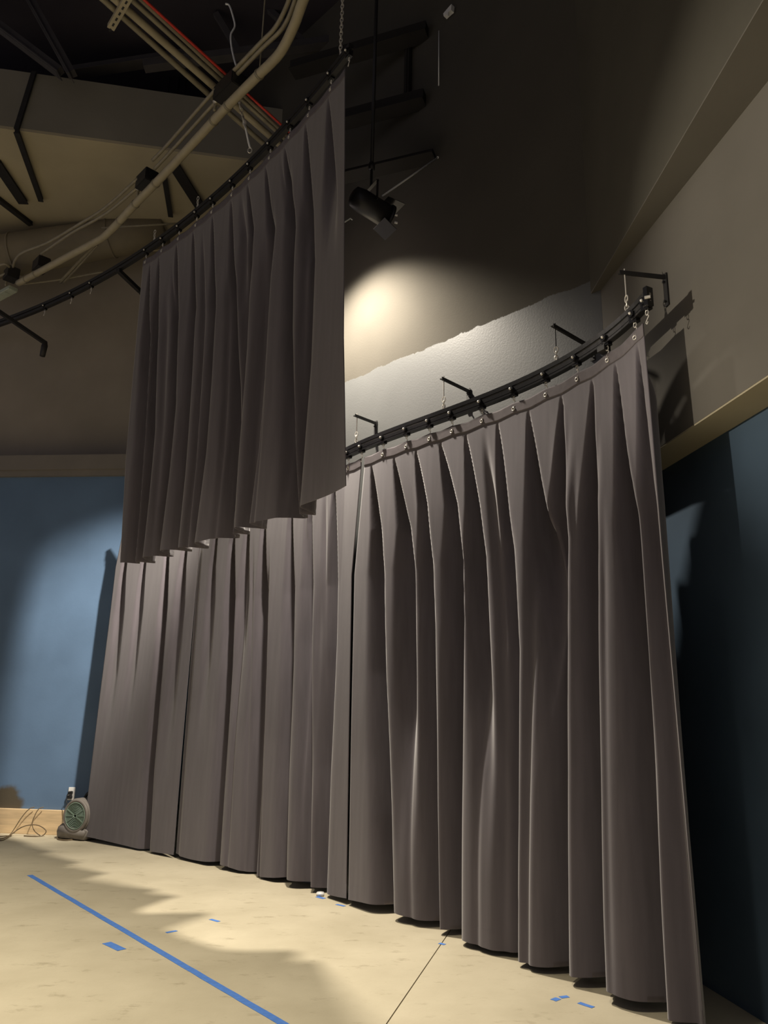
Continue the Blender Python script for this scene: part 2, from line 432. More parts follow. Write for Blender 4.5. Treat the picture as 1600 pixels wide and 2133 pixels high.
# track bulges outward from the hem arc; offset by angle
_tp = [(720, 945), (766, 925), (810, 905), (850, 892), (897, 876), (945, 860), (1003, 835), (1064, 812), (1131, 783), (1200, 745), (1257, 705), (1313, 660), (1352, 620)]
_tphi, _toff = [], []
for q in _tp:
    p = atz(*q, ZT); _tphi.append(math.atan2(p.y - LOW.cy, p.x - LOW.cx)); _toff.append(math.hypot(p.x - LOW.cx, p.y - LOW.cy) - LOW.r)
_tphi = _tphi[::-1]; _toff = _toff[::-1]
_k = np.polyfit(_tphi, _toff, 3)
def low_off(ph):
    if ph > _tphi[-1]:
        return float(np.polyval(_k, _tphi[-1])) * max(0.25, 1 - (ph - _tphi[-1]) * 4)
    return float(np.polyval(_k, max(ph, _tphi[0] - 0.01)))
def zero_off(ph): return 0.0

def sstep(t): t = min(1, max(0, t)); return t * t * (3 - 2 * t)

class Drape:
    """a hanging drape on an arc with creases traced as curves (angle against height)"""
    def __init__(s, arc, ztop, zbot, right_px, left_px, creases, off, seed, wide=0.085, depth=0.23, saw=0.30, tuck=0.0):
        s.tuck = tuck
        s.arc, s.zt, s.zb, s.off = arc, ztop, zbot, off
        s.wide, s.depth, s.saw = wide, depth, saw
        rnd = random.Random(seed)
        def curve(pts):
            q = sorted((arc.phi(x, y)[::-1] for x, y in pts))
            return np.array([k[0] for k in q]), np.array([k[1] for k in q])
        s.ed0, s.ed1 = curve(right_px), curve(left_px)
        s.cr = [(*curve(pts), k, f, rnd.uniform(0.88, 1.12)) for pts, k, f in creases]
        s.main = [c for c in s.cr if c[3] is None]
        s.main.sort(key=lambda c: c[1].mean())
        # small secondary creases: a fraction of the way between neighbouring main creases
        s.sec = []
        for i in range(len(s.main) - 1):
            for _ in range(2):
                s.sec.append((i, rnd.uniform(0.18, 0.82), rnd.uniform(0.016, 0.034), rnd.uniform(0.012, 0.040), rnd.uniform(0.0, 0.25), rnd.uniform(0.5, 1.3), rnd.uniform(-0.10, 0.10)))
        s.bil = [(rnd.uniform(2, 7), rnd.uniform(0, 6.28), rnd.uniform(-0.5, 0.5)) for _ in range(5)]
        s.p0 = float(np.interp(zbot, *s.ed0)); s.p1 = float(np.interp(zbot, *s.ed1))
    def row(s, t):
        """everything that depends on height only"""
        z = s.zt + (s.zb - s.zt) * t
        g = min(1, max(0, t - 0.022) / 0.28) ** 0.9
        cr = []
        for zz, pp, k, fade, var in s.cr:
            if fade: k = k * (1 - sstep((t - fade[0]) / (fade[1] - fade[0])))
            if k > 0.003:
                cr.append((float(np.interp(z, zz, pp)), 0.005 + s.wide * var * g, s.depth * var * k * sstep((t - 0.020) / 0.10), k))
        mc = [float(np.interp(z, c[0], c[1])) for c in s.main]
        sec = []
        for i, f, w, d, t0, t1, sl in s.sec:
            amp = sstep((t - t0) / 0.2) * (1 - sstep((t - t1) / 0.3))
            if amp > 0.01: sec.append((mc[i] + (mc[i + 1] - mc[i]) * min(0.9, max(0.1, f + sl * (t - 0.5))), w, d * amp))
        return z, cr, mc, sec, 4.2 - 1.9 * sstep((t - 0.15) / 0.6), float(np.interp(z, *s.ed0)), float(np.interp(z, *s.ed1))
    def surf(s, u, t, lift=0.0, row=None):
        """u 0 right edge .. 1 left edge, t 0 top .. 1 bottom; returns a point on the cloth"""
        z, cr, mc, sec, ex, e0, e1 = row or s.row(t)
        R = s.arc.r; ph = e0 + (e1 - e0) * u
        back = 0.0; shift = 0.0
        for c, w, dep, k in cr:
            d = (ph - c) * R
            if abs(d) > 3 * w: continue
            back = max(back, dep * math.exp(-abs(d / w) ** ex))
            shift += -k * 0.30 * d * math.exp(-(d / (1.5 * w)) ** 2) * min(1, t / 0.3)
        for c, w, dep in sec:
            d = (ph - c) * R
            if abs(d) < 3 * w: back += dep * math.exp(-(d / w) ** 2)
        # lobes lean: forward at their left edge, falling back to the right
        for i in range(len(mc) - 1):
            if mc[i] <= ph <= mc[i + 1]:
                f = (mc[i + 1] - ph) / (mc[i + 1] - mc[i])
                back += s.saw * s.depth * sstep(t / 0.4) * (sstep(f) - 0.5) * (1 - sstep((f - 0.80) / 0.20)) 
                break
        bl = 0.0
        for f, p0, sl in s.bil: bl += math.sin(f * ph * R + p0 + sl * z) * 0.006
        back += s.tuck * sstep((ph - e1 + 0.0075) / 0.005)
        back += bl * (0.2 + 0.8 * t) + s.off(ph) * (1 - sstep(t * 0.95)) - lift
        return s.arc.pt(ph, z, back) + s.arc.tan(ph) * shift
    def grid(s, t0, t1, rows, lift=0.0, zwave=None):
        n = int((s.p1 - s.p0) * s.arc.r / 0.010)
        bm = bmesh.new(); prev = None
        for j in range(rows + 1):
            t = t0 + (t1 - t0) * (j / rows) ** (1.35 if t1 - t0 > 0.9 else 1)
            rw = s.row(t); row = []
            for i in range(n + 1):
                p = s.surf(i / n, t, lift, rw)
                if zwave: p.z += zwave(rw[5] + (rw[6] - rw[5]) * i / n, t)
                row.append(bm.verts.new(p))
            if prev:
                for i in range(n): bm.faces.new((prev[i], prev[i + 1], row[i + 1], row[i]))
            prev = row
        return bm
    def build(s, name, label, group=None, rows=150, zwave=None, hooks=()):
        mid = s.surf(0.5, 1.0)
        th = thing(name, (mid.x, mid.y, s.zb), label, 'curtain', group)
        def wob(ph, t):
            return (zwave(ph, t) if zwave else 0.0)
        o = obj('cloth', s.grid(0, 1, rows, zwave=wob), 'fabric', th, True)
        sm = o.modifiers.new('thickness', 'SOLIDIFY'); sm.thickness = 0.004; sm.offset = 0
        h = 0.085 / (s.zt - s.zb)
        o2 = obj('header_tape', s.grid(0.0, h, 8, lift=0.0045, zwave=wob), 'tape_web', th, True)
        sm = o2.modifiers.new('thickness', 'SOLIDIFY'); sm.thickness = 0.003; sm.offset = 0
        h2 = 0.11 / (s.zt - s.zb)
        o3 = obj('hem', s.grid(1 - h2, 1.0, 6, lift=0.0012, zwave=wob), 'fabric', th, True)
        sm = o3.modifiers.new('thickness', 'SOLIDIFY'); sm.thickness = 0.003; sm.offset = 0; sm.use_rim = False
        t_h = 0.05 / (s.zt - s.zb); rw = s.row(t_h)
        for ph in hooks:
            if not rw[5] + 0.002 < ph < rw[6] - 0.002: continue
            p = s.surf((ph - rw[5]) / (rw[6] - rw[5]), t_h, 0.010, rw)
            bm = bmesh.new(); ringtube(bm, p, s.arc.tan(ph), (0, 0, 1), 0.013, 0.013, 0.004, 12, 5)
            obj('grommet', bm, 'zinc', th, True)
        return th

CR = [
 ([(1325, 700), (1341, 1000), (1386, 1600), (1428, 2130)], 0.6, None),
 ([(1262, 750), (1285, 1100), (1310, 1500), (1348, 2120)], 1.0, None),
 ([(1205, 800), (1195, 1050), (1200, 1355), (1218, 1900), (1226, 2085)], 1.0, None),
 ([(1137, 835), (1129, 1050), (1136, 1456), (1150, 2040)], 1.0, None),
 ([(1070, 862), (1085, 1050), (1112, 1300), (1125, 1500)], 0.95, (0.25, 0.85)),
 ([(1010, 880), (1022, 1050), (1046, 1355), (1054, 1710), (1058, 2000)], 1.0, None),
 ([(951, 905), (965, 1050), (980, 1300), (1000, 1600), (1012, 1900)], 0.95, (0.25, 0.9)),
 ([(905, 924), (925, 1050), (934, 1300), (936, 1700), (938, 1965)], 1.0, None),
 ([(860, 941), (872, 1050), (880, 1300), (884, 1660), (888, 1928)], 1.0, None),
 ([(818, 954), (836, 1100), (838, 1350), (842, 1650)], 0.9, (0.3, 0.95)),
 ([(772, 963), (783, 1100), (786, 1400), (796, 1700), (800, 1905)], 1.0, None),
]
CM = [
 ([(690, 985), (688, 1070), (680, 1350), (668, 1600), (660, 1860)], 0.9, None),
 ([(645, 1005), (640, 1085), (634, 1335), (632, 1600), (628, 1840)], 0.8, None),
 ([(603, 1025), (600, 1100), (595, 1400), (588, 1600), (583, 1838)], 0.75, None),
 ([(552, 1045), (545, 1100), (535, 1400), (525, 1650), (517, 1822)], 0.75, None),
 ([(515, 1060), (508, 1150), (500, 1300)], 0.45, (0.15, 0.75)),
 ([(488, 1080), (480, 1130), (470, 1400), (455, 1650), (446, 1806)], 0.75, None),
 ([(450, 1090), (440, 1180), (430, 1350)], 0.45, (0.15, 0.75)),
]
CL_ = [
 ([(345, 1110), (342, 1160), (325, 1400), (310, 1600), (302, 1765)], 0.8, None),
 ([(385, 1100), (375, 1180), (350, 1500)], 0.5, (0.2, 0.9)),
 ([(300, 1120), (290, 1200), (270, 1400)], 0.4, (0.15, 0.8)),
 ([(260, 1130), (250, 1200), (232, 1400)], 0.4, (0.15, 0.8)),
]
ph_r = LOW.phi(1462, 2150)[0] - 0.002
ph_c = LOW.phi(728, 1650)[0]
ph_m = LOW.phi(375, 1560)[0]
ph_l = LOW.phi(172, 1747)[0]
car_px = [(727, 952), (766, 943), (810, 925), (850, 905), (897, 888), (945, 872), (1003, 848), (1064, 820), (1131, 790), (1200, 757), (1257, 714), (1315, 665), (1343, 640)]
car_ph = []
for q in car_px:
    p = atz(*q, ZT - 0.05); car_ph.append(math.atan2(p.y - LOW.cy, p.x - LOW.cx))
step = 0.0205
while car_ph[0] + step < ph_l - 0.014: car_ph.insert(0, car_ph[0] + step)
def topwave_for(phs, zt, amp):
    def f(ph, t):
        if t > 0.2: return 0.0
        d = min(abs(ph - c) for c in phs) * 15.5
        return -amp * min(1, d / 0.15) * (1 - t / 0.2)
    return f
tw = topwave_for(car_ph, 3.83, 0.014)
def hemwave(seed):
    r = random.Random(seed); a = [(r.uniform(6, 18), r.uniform(0, 6.28)) for _ in range(3)]
    return lambda ph, t: (t ** 6) * sum(0.010 * math.sin(f * ph * 15.5 * 0.35 + p) for f, p in a)
def combine(a, b): return lambda ph, t: a(ph, t) + b(ph, t)
EDGE_R = [(1347, 690), (1383, 1050), (1418, 1500), (1462, 2145)]
EDGE_C = [(742, 975), (720, 1200), (714, 1500), (708, 1885)]
EDGE_C2 = [(750, 972), (728, 1200), (724, 1500), (720, 1885)]
EDGE_M = [(420, 1085), (408, 1150), (378, 1560), (362, 1782)]
EDGE_L = [(250, 1110), (236, 1180), (205, 1450), (172, 1747)]
GR = 'floor-length drapes on the curved wall track'
Drape(LOW, 3.83, 0.045, EDGE_R, EDGE_C, CR, low_off, 3, tuck=0.10).build('stage_drape', 'charcoal pleated floor-length drape nearest the camera, ending at the right wall', GR, zwave=combine(tw, hemwave(1)), hooks=car_ph)
Drape(LOW, 3.83, 0.04, EDGE_C2, EDGE_M, CM, lambda ph: low_off(ph) + 0.0, 5, wide=0.075, depth=0.16, saw=0.2, tuck=0.03).build('stage_drape', 'charcoal floor-length drape in the middle, lit brightest below the raised drape', GR, zwave=combine(tw, hemwave(2)), hooks=car_ph[-14:])
Drape(LOW, 3.83, 0.035, EDGE_M, EDGE_L, CL_, lambda ph: low_off(ph) + 0.03, 8, wide=0.075, depth=0.14, saw=0.2).build('stage_drape', 'charcoal floor-length drape at the far left, its edge hiding the blower', GR, zwave=combine(tw, hemwave(4)))

CU = [
 ([(684, 214), (686, 400), (688, 700)], 0.5, (0.15, 0.5)),
 ([(637, 247), (641, 555), (630, 766), (606, 1065)], 1.0, None),
 ([(592, 286), (604, 450), (594, 696), (591, 872), (585, 1083)], 1.0, None),
 ([(553, 334), (563, 485), (552, 590), (538, 784), (527, 942), (510, 1097)], 1.0, None),
 ([(515, 376), (524, 485), (511, 626), (504, 731), (490, 890), (472, 1113)], 1.0, None),
 ([(481, 415), (481, 600), (474, 800), (466, 950), (450, 1130)], 1.0, None),
 ([(443, 448), (442, 650), (432, 800), (420, 950), (397, 1136)], 1.0, None),
 ([(403, 475), (402, 650), (392, 800), (378, 980), (360, 1152)], 1.0, None),
 ([(368, 505), (365, 650), (355, 850), (340, 1000), (320, 1158)], 1.0, None),
 ([(332, 527), (322, 700), (312, 900), (298, 1040), (284, 1160)], 0.9, None),
 ([(312, 560), (302, 700), (290, 900), (276, 1060), (264, 1172)], 0.7, None),
]
ZU = 6.95
ZU_TOP, ZU_BOT = 6.83, 3.05
up_r = UPP.phi(716, 700)[0]; up_l = UPP.phi(272, 850)[0]
ucar_px = [(725, 105), (683, 150), (632, 202), (592, 248), (550, 292), (513, 338), (478, 374), (439, 412), (402, 438), (365, 467), (330, 492), (303, 520), (187, 588), (148, 610), (91, 635)]
ucar_ph = []
for q in ucar_px:
    p = atz(*q, ZU); ucar_ph.append(math.atan2(p.y - UPP.cy, p.x - UPP.cx))
tu = topwave_for(ucar_ph, ZU_TOP, 0.02)
Drape(UPP, ZU_TOP, ZU_BOT, [(718, 165), (714, 700), (721, 1057)], [(300, 530), (278, 760), (260, 960), (247, 1178)], CU, zero_off, 11, wide=0.085, depth=0.22, saw=0.45).build('raised_drape', 'dark pleated drape hanging high overhead, its hem well above the floor', 'drape on the overhead track', zwave=combine(tu, hemwave(6)), hooks=ucar_ph)

# ================================================================== LOWER TRACK
def rail(arc, off, ph0, ph1, z0, z1, w, n=90, back=0.0):
    bm = bmesh.new(); prev = None
    for i in range(n + 1):
        ph = ph0 + (ph1 - ph0) * i / n; o = off(ph) + back
        row = [bm.verts.new(arc.pt(ph, z, o + b)) for z, b in ((z0, -w / 2), (z0, w / 2), (z1, w / 2), (z1, -w / 2))]
        if prev:
            for k in range(4): bm.faces.new((prev[k], prev[(k + 1) % 4], row[(k + 1) % 4], row[k]))
        else: bm.faces.new(row)
        prev = row
    bm.faces.new(prev); return bm
tr0 = car_ph[-1] - 0.0035; tr1 = ph_l - 0.012
pm = LOW.pt((tr0 + tr1) / 2, ZT, low_off((tr0 + tr1) / 2))
trk = thing('curtain_track', pm, 'black curved double-rail drape track on wall brackets above the floor-length drapes', 'curtain track')
obj('upper_rail', rail(LOW, low_off, tr0, tr1, ZT + 0.018, ZT + 0.052, 0.040), 'black_metal', trk)
obj('rail_web', rail(LOW, low_off, tr0, tr1, ZT + 0.0, ZT + 0.018, 0.014), 'web_grey', trk)
obj('lower_rail', rail(LOW, low_off, tr0, tr1, ZT - 0.030, ZT + 0.0, 0.040), 'black_metal', trk)
obj('rail_lip', rail(LOW, low_off, tr0, tr1, ZT - 0.036, ZT - 0.030, 0.012), 'web_grey', trk)
obj('bottom_flange', rail(LOW, low_off, tr0, tr1, ZT - 0.052, ZT - 0.036, 0.044), 'black_metal', trk)
def carrier_meshes():
    bm = bmesh.new()
    bar(bm, (0, -0.016, -0.012), (0, 0.016, -0.012), 0.048, 0.040)
    tube(bm, [(0, -0.030, 0.012), (0, 0.012, 0.012)], 0.020, 12)
    bmesh.ops.recalc_face_normals(bm, faces=bm.faces[:])
    a = bpy.data.meshes.new('carrier'); bm.to_mesh(a); bm.free(); a.materials.append(MT['black_metal'])
    bm = bmesh.new()
    bmesh.ops.create_uvsphere(bm, u_segments=10, v_segments=6, radius=0.009, matrix=Matrix.Translation((0, -0.032, 0.014)))
    b = bpy.data.meshes.new('axle_cap'); bm.to_mesh(b); bm.free(); b.materials.append(MT['zinc'])
    for p in b.polygons: p.use_smooth = True
    bm = bmesh.new()
    ringtube(bm, (0, 0, -0.044), (0, 0, 1), (1, 0, 0), 0.014, 0.009, 0.0028, 12, 5)
    tube(bm, smoothpath([(0, 0, -0.055), (0.010, 0, -0.066), (0.0, 0, -0.080), (-0.010, 0, -0.096), (0, -0.004, -0.108), (0.009, -0.006, -0.098)], 4), 0.0028, 6)
    c = bpy.data.meshes.new('snap_hook'); bm.to_mesh(c); bm.free(); c.materials.append(MT['zinc'])
    return a, b, c
CA, CB, CC = carrier_meshes()
def put_carrier(arc, off, ph, z, parent, hook=True):
    p = arc.pt(ph, z, off(ph)); rz = ph + math.pi / 2 - math.pi + math.pi   # local -Y faces the arc centre
    M = Matrix.Translation(p) @ Matrix.Rotation(ph - math.pi / 2, 4, 'Z') @ Matrix.Scale(1.2, 4)
    o = bpy.data.objects.new('carrier', CA); C.objects.link(o); o.parent = parent
    o.matrix_parent_inverse = Matrix.Translation(-parent.location); o.matrix_basis = M
    for nm, me in (('axle_cap', CB),) + ((('snap_hook', CC),) if hook else ()):
        k = bpy.data.objects.new(nm, me); C.objects.link(k); k.parent = o
    return o
for ph in car_ph: put_carrier(LOW, low_off, ph, ZT - 0.028, trk)
# splice clamps and end stop
bm = bmesh.new()
pe = LOW.pt(tr0 + 0.001, ZT, low_off(tr0))
bar(bm, pe + Vector((0, 0, 0.058)), pe + Vector((0, 0, -0.062)), 0.05, 0.03, up=LOW.tan(tr0))
obj('end_stop', bm, 'black_metal', trk)
bm = bmesh.new(); tube(bm, [pe + Vector((-0.03, -0.02, -0.02)), pe + Vector((0.0, -0.035, -0.02))], 0.010, 8); obj('end_pulley', bm, 'zinc', trk)
psp = (LOW.phi(1235, 735)[0])
bm = bmesh.new()
q0, q1 = LOW.pt(psp - 0.002, ZT - 0.072, low_off(psp) + 0.0), LOW.pt(psp + 0.002, ZT - 0.072, low_off(psp) + 0.0)
bar(bm, q0, q1, 0.06, 0.035); obj('splice_clamp', bm, 'dull_black', trk)

# ------------------------------------------------------------------ wall brackets with chain hangers
def bracket(track_px, label, arm_dir, reach, style):
    p = atz(*track_px, ZT)
    ph = math.atan2(p.y - LOW.cy, p.x - LOW.cx)
    p = LOW.pt(ph, ZT + 0.05, low_off(ph))
    tip = Vector((p.x, p.y, ZT + 0.325))
    d = Vector((*arm_dir, 0)).normalized()
    wp, wn = reach; wn = Vector(wn); reach = (Vector(wp) - tip).dot(wn) / d.dot(wn) - 0.004   # arm ends on the wall
    wallp = tip + d * reach
    b = thing('wall_bracket', wallp, label, 'bracket', 'wall brackets holding the drape track')
    side = d.cross(Vector((0, 0, 1)))
    bm = bmesh.new()
    bar(bm, tip - d * 0.04, wallp, 0.026, 0.006); bar(bm, tip - d * 0.04 + side * 0.013, wallp + side * 0.013, 0.005, 0.028)
    obj('arm', bm, 'dull_black', b)
    bm = bmesh.new()
    drop = 0.20 if style != 'plain' else 0.10
    bar(bm, wallp - d * 0.004 + Vector((0, 0, 0.03)), wallp - d * 0.004 - Vector((0, 0, drop)), 0.04, 0.008, up=d)
    for zz in (-0.03, -drop + 0.03):
        tube(bm, [wallp - d * 0.026 + Vector((0, 0, zz)), wallp - d * 0.012 + Vector((0, 0, zz))], 0.008, 6)
    obj('wall_plate', bm, 'dull_black', b)
    if style == 'brace':
        bm = bmesh.new(); e = wallp + Vector((0, 0, -0.02)) - d * 0.02
        bar(bm, e, e + Vector((0.16, -0.12, -0.22)), 0.028, 0.008); obj('knee_brace', bm, 'dull_black', b)
    bm = bmesh.new()
    tube(bm, [tip + Vector((0, 0, 0.035)), tip - Vector((0, 0, 0.16))], 0.0045, 8); obj('threaded_rod', bm, 'zinc' if style != 'plain' else 'dull_black', b)
    bm = bmesh.new()
    tube(bm, [tip + Vector((0, 0, 0.006)), tip + Vector((0, 0, 0.018))], 0.010, 6); obj('nut', bm, 'zinc', b)
    bm = bmesh.new()
    ringtube(bm, tip - Vector((0, 0, 0.180)), (0, 0, 1), side, 0.024, 0.018, 0.0045, 14, 6); obj('eye_nut', bm, 'zinc', b)
    bm = bmesh.new()
    chain_links(bm, tip - Vector((0, 0, 0.195)), tip - Vector((0, 0, 0.262)), 0.046, 0.0042); obj('chain', bm, 'zinc', b)
    bm = bmesh.new()
    prism(bm, [tip + LOW.tan(ph) * k + Vector((0, 0, z)) for k, z in ((-0.022, -0.285), (0.022, -0.285), (0.012, -0.245), (-0.012, -0.245))], d * 0.006)
    obj('track_clamp', bm, 'zinc', b)
    return b
ON_BACK = (W1P, W1N); ON_RIGHT = ((1.655, 5.4, 0), (1, 0.147, 0))
bracket((750, 937), 'small wall bracket nearest the raised drape, with chain to the track', (1, 1), ON_BACK, 'post')
bracket((932, 868), 'wall bracket with a knee brace above the middle of the visible track', (1, 1), ON_BACK, 'brace')
bracket((1163, 768), 'wall bracket with a long bare arm near the corner of the back wall', (1, 0.9), ON_BACK, 'plain')
bracket((1307, 665), 'wall bracket on the right wall above the end of the track', (1, 0.147), ON_RIGHT, 'post')

# ================================================================== UPPER TRACK
u_r = UPP.phi(728, 96, UPP.r)[0]
pr = atz(728, 100, ZU); u_r = math.atan2(pr.y - UPP.cy, pr.x - UPP.cx)
pl = atz(-60, 703, ZU); u_l = math.atan2(pl.y - UPP.cy, pl.x - UPP.cx)
pm = UPP.pt((u_r + u_l) / 2, ZU)
ut = thing('overhead_track', pm, 'black curved drape track hung from the roof above the raised drape', 'curtain track')
obj('upper_rail', rail(UPP, zero_off, u_r, u_l, ZU + 0.012, ZU + 0.055, 0.045), 'dull_black', ut)
obj('rail_web', rail(UPP, zero_off, u_r, u_l, ZU - 0.004, ZU + 0.012, 0.014), 'dull_black', ut)
obj('lower_rail', rail(UPP, zero_off, u_r, u_l, ZU - 0.045, ZU - 0.004, 0.045), 'dull_black', ut)
for ph in ucar_ph: put_carrier(UPP, zero_off, ph, ZU - 0.028, ut)
def hanger(ph, label, top, kind):
    p = UPP.pt(ph, ZU + 0.055)
    h = thing('track_hanger', p, label, 'chain', 'hangers of the overhead track')
    bm = bmesh.new(); prism(bm, [p + UPP.tan(ph) * k + Vector((0, 0, z)) for k, z in ((-0.03, 0), (0.03, 0), (0.014, 0.06), (-0.014, 0.06))], (0.006, 0.006, 0))
    obj('clamp', bm, 'zinc', h)
    bm = bmesh.new(); chain_links(bm, p + Vector((0, 0, 0.06)), top, 0.05, 0.0045); obj('chain', bm, 'zinc', h)
    return h
for px, lab in (((701, 128), 'zinc chain holding the right end of the overhead track'), ((402, 440), 'zinc chain on the overhead track beside the tan soffit'), ((312, 508), 'zinc chain at the left end of the raised drape')):
    p = atz(*px, ZU); ph = math.atan2(p.y - UPP.cy, p.x - UPP.cx); q = UPP.pt(ph, ZU)
    hanger(ph, lab, q + Vector((0.0, 0.0, 0.75 if px[0] > 600 else 0.22)), 0)
# outrigger arms under the left end of the track
for (a_, b_, lab, tail) in (((-30, 630), (95, 715), 'black steel arm crossing under the overhead track at far left', True), ((245, 562), (291, 606), 'short black steel arm beside the left edge of the raised drape', False)):
    A, B = atz(*a_, ZU - 0.09), aty(b_[0], b_[1], atz(*a_, ZU).y + 0.35)
    t = thing('steel_outrigger', A, lab, 'bracket', 'steel arms under the overhead track')
    bm = bmesh.new(); bar(bm, A, B, 0.05, 0.05); obj('arm', bm, 'dull_black', t)
    if tail:
        bm = bmesh.new(); tube(bm, [B + Vector((0, 0, 0.03)), B + Vector((-0.01, 0, -0.04)), B + Vector((-0.02, 0, -0.20))], [0.02, 0.045, 0.038], 10); obj('hanging_weight', bm, 'dull_black', t, True)
    else:
        bm = bmesh.new(); bar(bm, B + Vector((0, 0, 0.035)), B - Vector((0, 0, 0.035)), 0.07, 0.02); obj('end_plate', bm, 'dull_black', t)

# ================================================================== CONDUIT AND PIPES OVERHEAD
def pipe_thing(name, px, z, r, material, label, cat, group=None, n=6, couplings=()):
    pts = smoothpath([atz(x, y, z) for x, y in px], n)
    mid = pts[len(pts) // 2]
    t = thing(name, mid, label, cat, group)
    bm = bmesh.new(); tube(bm, pts, r, 14); obj('pipe', bm, material, t, True)
    for x, y in couplings:
        c = atz(x, y, z); k = min(range(1, len(pts) - 1), key=lambda i: (pts[i] - c).length)
        d = (pts[k + 1] - pts[k - 1]).normalized()
        bm = bmesh.new(); tube(bm, [pts[k] - d * 0.012, pts[k] + d * 0.012], r * 1.14, 14); obj('pipe_clamp', bm, 'conduit_thin', t, True)
    return t
Z2 = 7.30
pipe_thing('lighting_pipe', [(648, -40), (632, 0), (612, 55), (587, 105), (563, 133), (540, 155), (475, 220), (445, 252), (350, 355), (282, 425), (250, 460), (220, 490), (200, 503), (140, 535), (75, 570), (38, 590)], Z2, 0.045, 'conduit',
  'thick tan pipe bending down from the top edge past the raised drape', 'pipe', couplings=[(540, 156), (475, 220), (445, 252), (322, 384), (282, 425), (250, 459), (75, 570), (55, 580)])
pipe_thing('conduit', [(608, -40), (602, 0), (575, 55), (540, 92), (475, 160)], Z2 + 0.16, 0.020, 'conduit_thin', 'outer thin conduit curving above the thick tan pipe', 'conduit', 'conduits along the thick pipe')
pipe_thing('conduit', [(622, -40), (615, 0), (590, 57), (545, 102), (482, 167)], Z2 + 0.14, 0.020, 'conduit_thin', 'inner thin conduit curving beside the thick tan pipe', 'conduit', 'conduits along the thick pipe')
pipe_thing('conduit', [(452, 186), (437, 200), (350, 300), (318, 334)], Z2 + 0.14, 0.018, 'conduit_thin', 'upper of two straight thin conduits between the junction boxes', 'conduit', 'conduits along the thick pipe')
pipe_thing('conduit', [(458, 205), (445, 217), (350, 322), (322, 352)], Z2 + 0.11, 0.018, 'conduit_thin', 'lower of two straight thin conduits between the junction boxes', 'conduit', 'conduits along the thick pipe')
pipe_thing('conduit', [(287, 372), (220, 432), (160, 470), (100, 505), (50, 525), (33, 540), (27, 556)], Z2 + 0.13, 0.018, 'conduit_thin', 'upper thin conduit running down to the far left junction box', 'conduit', 'conduits along the thick pipe')
pipe_thing('conduit', [(285, 392), (232, 437), (190, 463), (150, 485), (85, 529)], Z2 + 0.10, 0.018, 'conduit_thin', 'lower thin conduit ending at the left junction box', 'conduit', 'conduits along the thick pipe')
pipe_thing('conduit', [(280, 425), (240, 465), (222, 485)], Z2 + 0.09, 0.014, 'conduit_thin', 'short thin conduit hugging the thick pipe at its bend', 'conduit', 'conduits along the thick pipe')
pipe_thing('conduit', [(200, 510), (165, 545), (125, 588)], Z2 + 0.03, 0.022, 'conduit_thin', 'thicker of two stub conduits branching down from the pipe bend', 'conduit', 'stub conduits at the pipe bend')
pipe_thing('conduit', [(203, 511), (170, 548), (131, 590)], Z2 + 0.0, 0.012, 'conduit_thin', 'thinner of two stub conduits branching down from the pipe bend', 'conduit', 'stub conduits at the pipe bend')
pipe_thing('conduit', [(48, 592), (120, 583), (215, 566)], Z2 + 0.03, 0.014, 'conduit_thin', 'faint thin rod running right from the lower end of the thick pipe', 'conduit', 'stub conduits at the pipe bend')
pipe_thing('conduit', [(20, 556), (8, 550), (-20, 562)], Z2 + 0.12, 0.018, 'conduit_thin', 'thin conduit leaving the picture left of the far left box', 'conduit', 'conduits along the thick pipe')
pipe_thing('conduit', [(18, 568), (0, 575), (-25, 588)], Z2 + 0.10, 0.018, 'conduit_thin', 'short thin conduit below the far left box', 'conduit', 'conduits along the thick pipe')
# bundle from the upper left
Z1 = 7.62
def ext(p, q, k): return (q[0] + (q[0] - p[0]) * k, q[1] + (q[1] - p[1]) * k)
for a_, b_, r, mt, lab in (((255, 35), (535, 287), 0.028, 'conduit_thin', 'lowest conduit of the bundle crossing from upper left'),
                           ((262, 18), (555, 277), 0.036, 'conduit', 'widest tan conduit of the bundle crossing from upper left'),
                           ((277, 2), (566, 264), 0.024, 'conduit_thin', 'third conduit of the bundle crossing from upper left'),
                           ((290, -4), (571, 258), 0.020, 'duct', 'dark conduit beside the red one'),
                           ((301, 0), (577, 252), 0.013, 'red', 'thin red conduit along the bundle from upper left')):
    s_ = ext(b_, a_, 0.25); e_ = ext(a_, b_, 0.12)
    pipe_thing('conduit', [s_, a_, b_, e_], Z1, r, mt, lab, 'conduit', 'conduit bundle from upper left', n=3)
# strut across the bundle
A, B = atz(271, -12, Z1 - 0.06), atz(231, 57, Z1 - 0.06)
st = thing('strut_channel', (A + B) / 2, 'perforated strut channel across the conduit bundle at the top left', 'strut')
bm = bmesh.new(); bar(bm, A, B, 0.065, 0.045); obj('channel', bm, 'conduit', st)
dAB = (B - A).normalized()
for i in range(6):
    c = A + dAB * (0.08 + i * 0.075) - Vector((0, 0, 0.024))
    bm = bmesh.new(); bar(bm, c - dAB * 0.018, c + dAB * 0.018, 0.016, 0.004); obj('slot', bm, 'rubber', st)
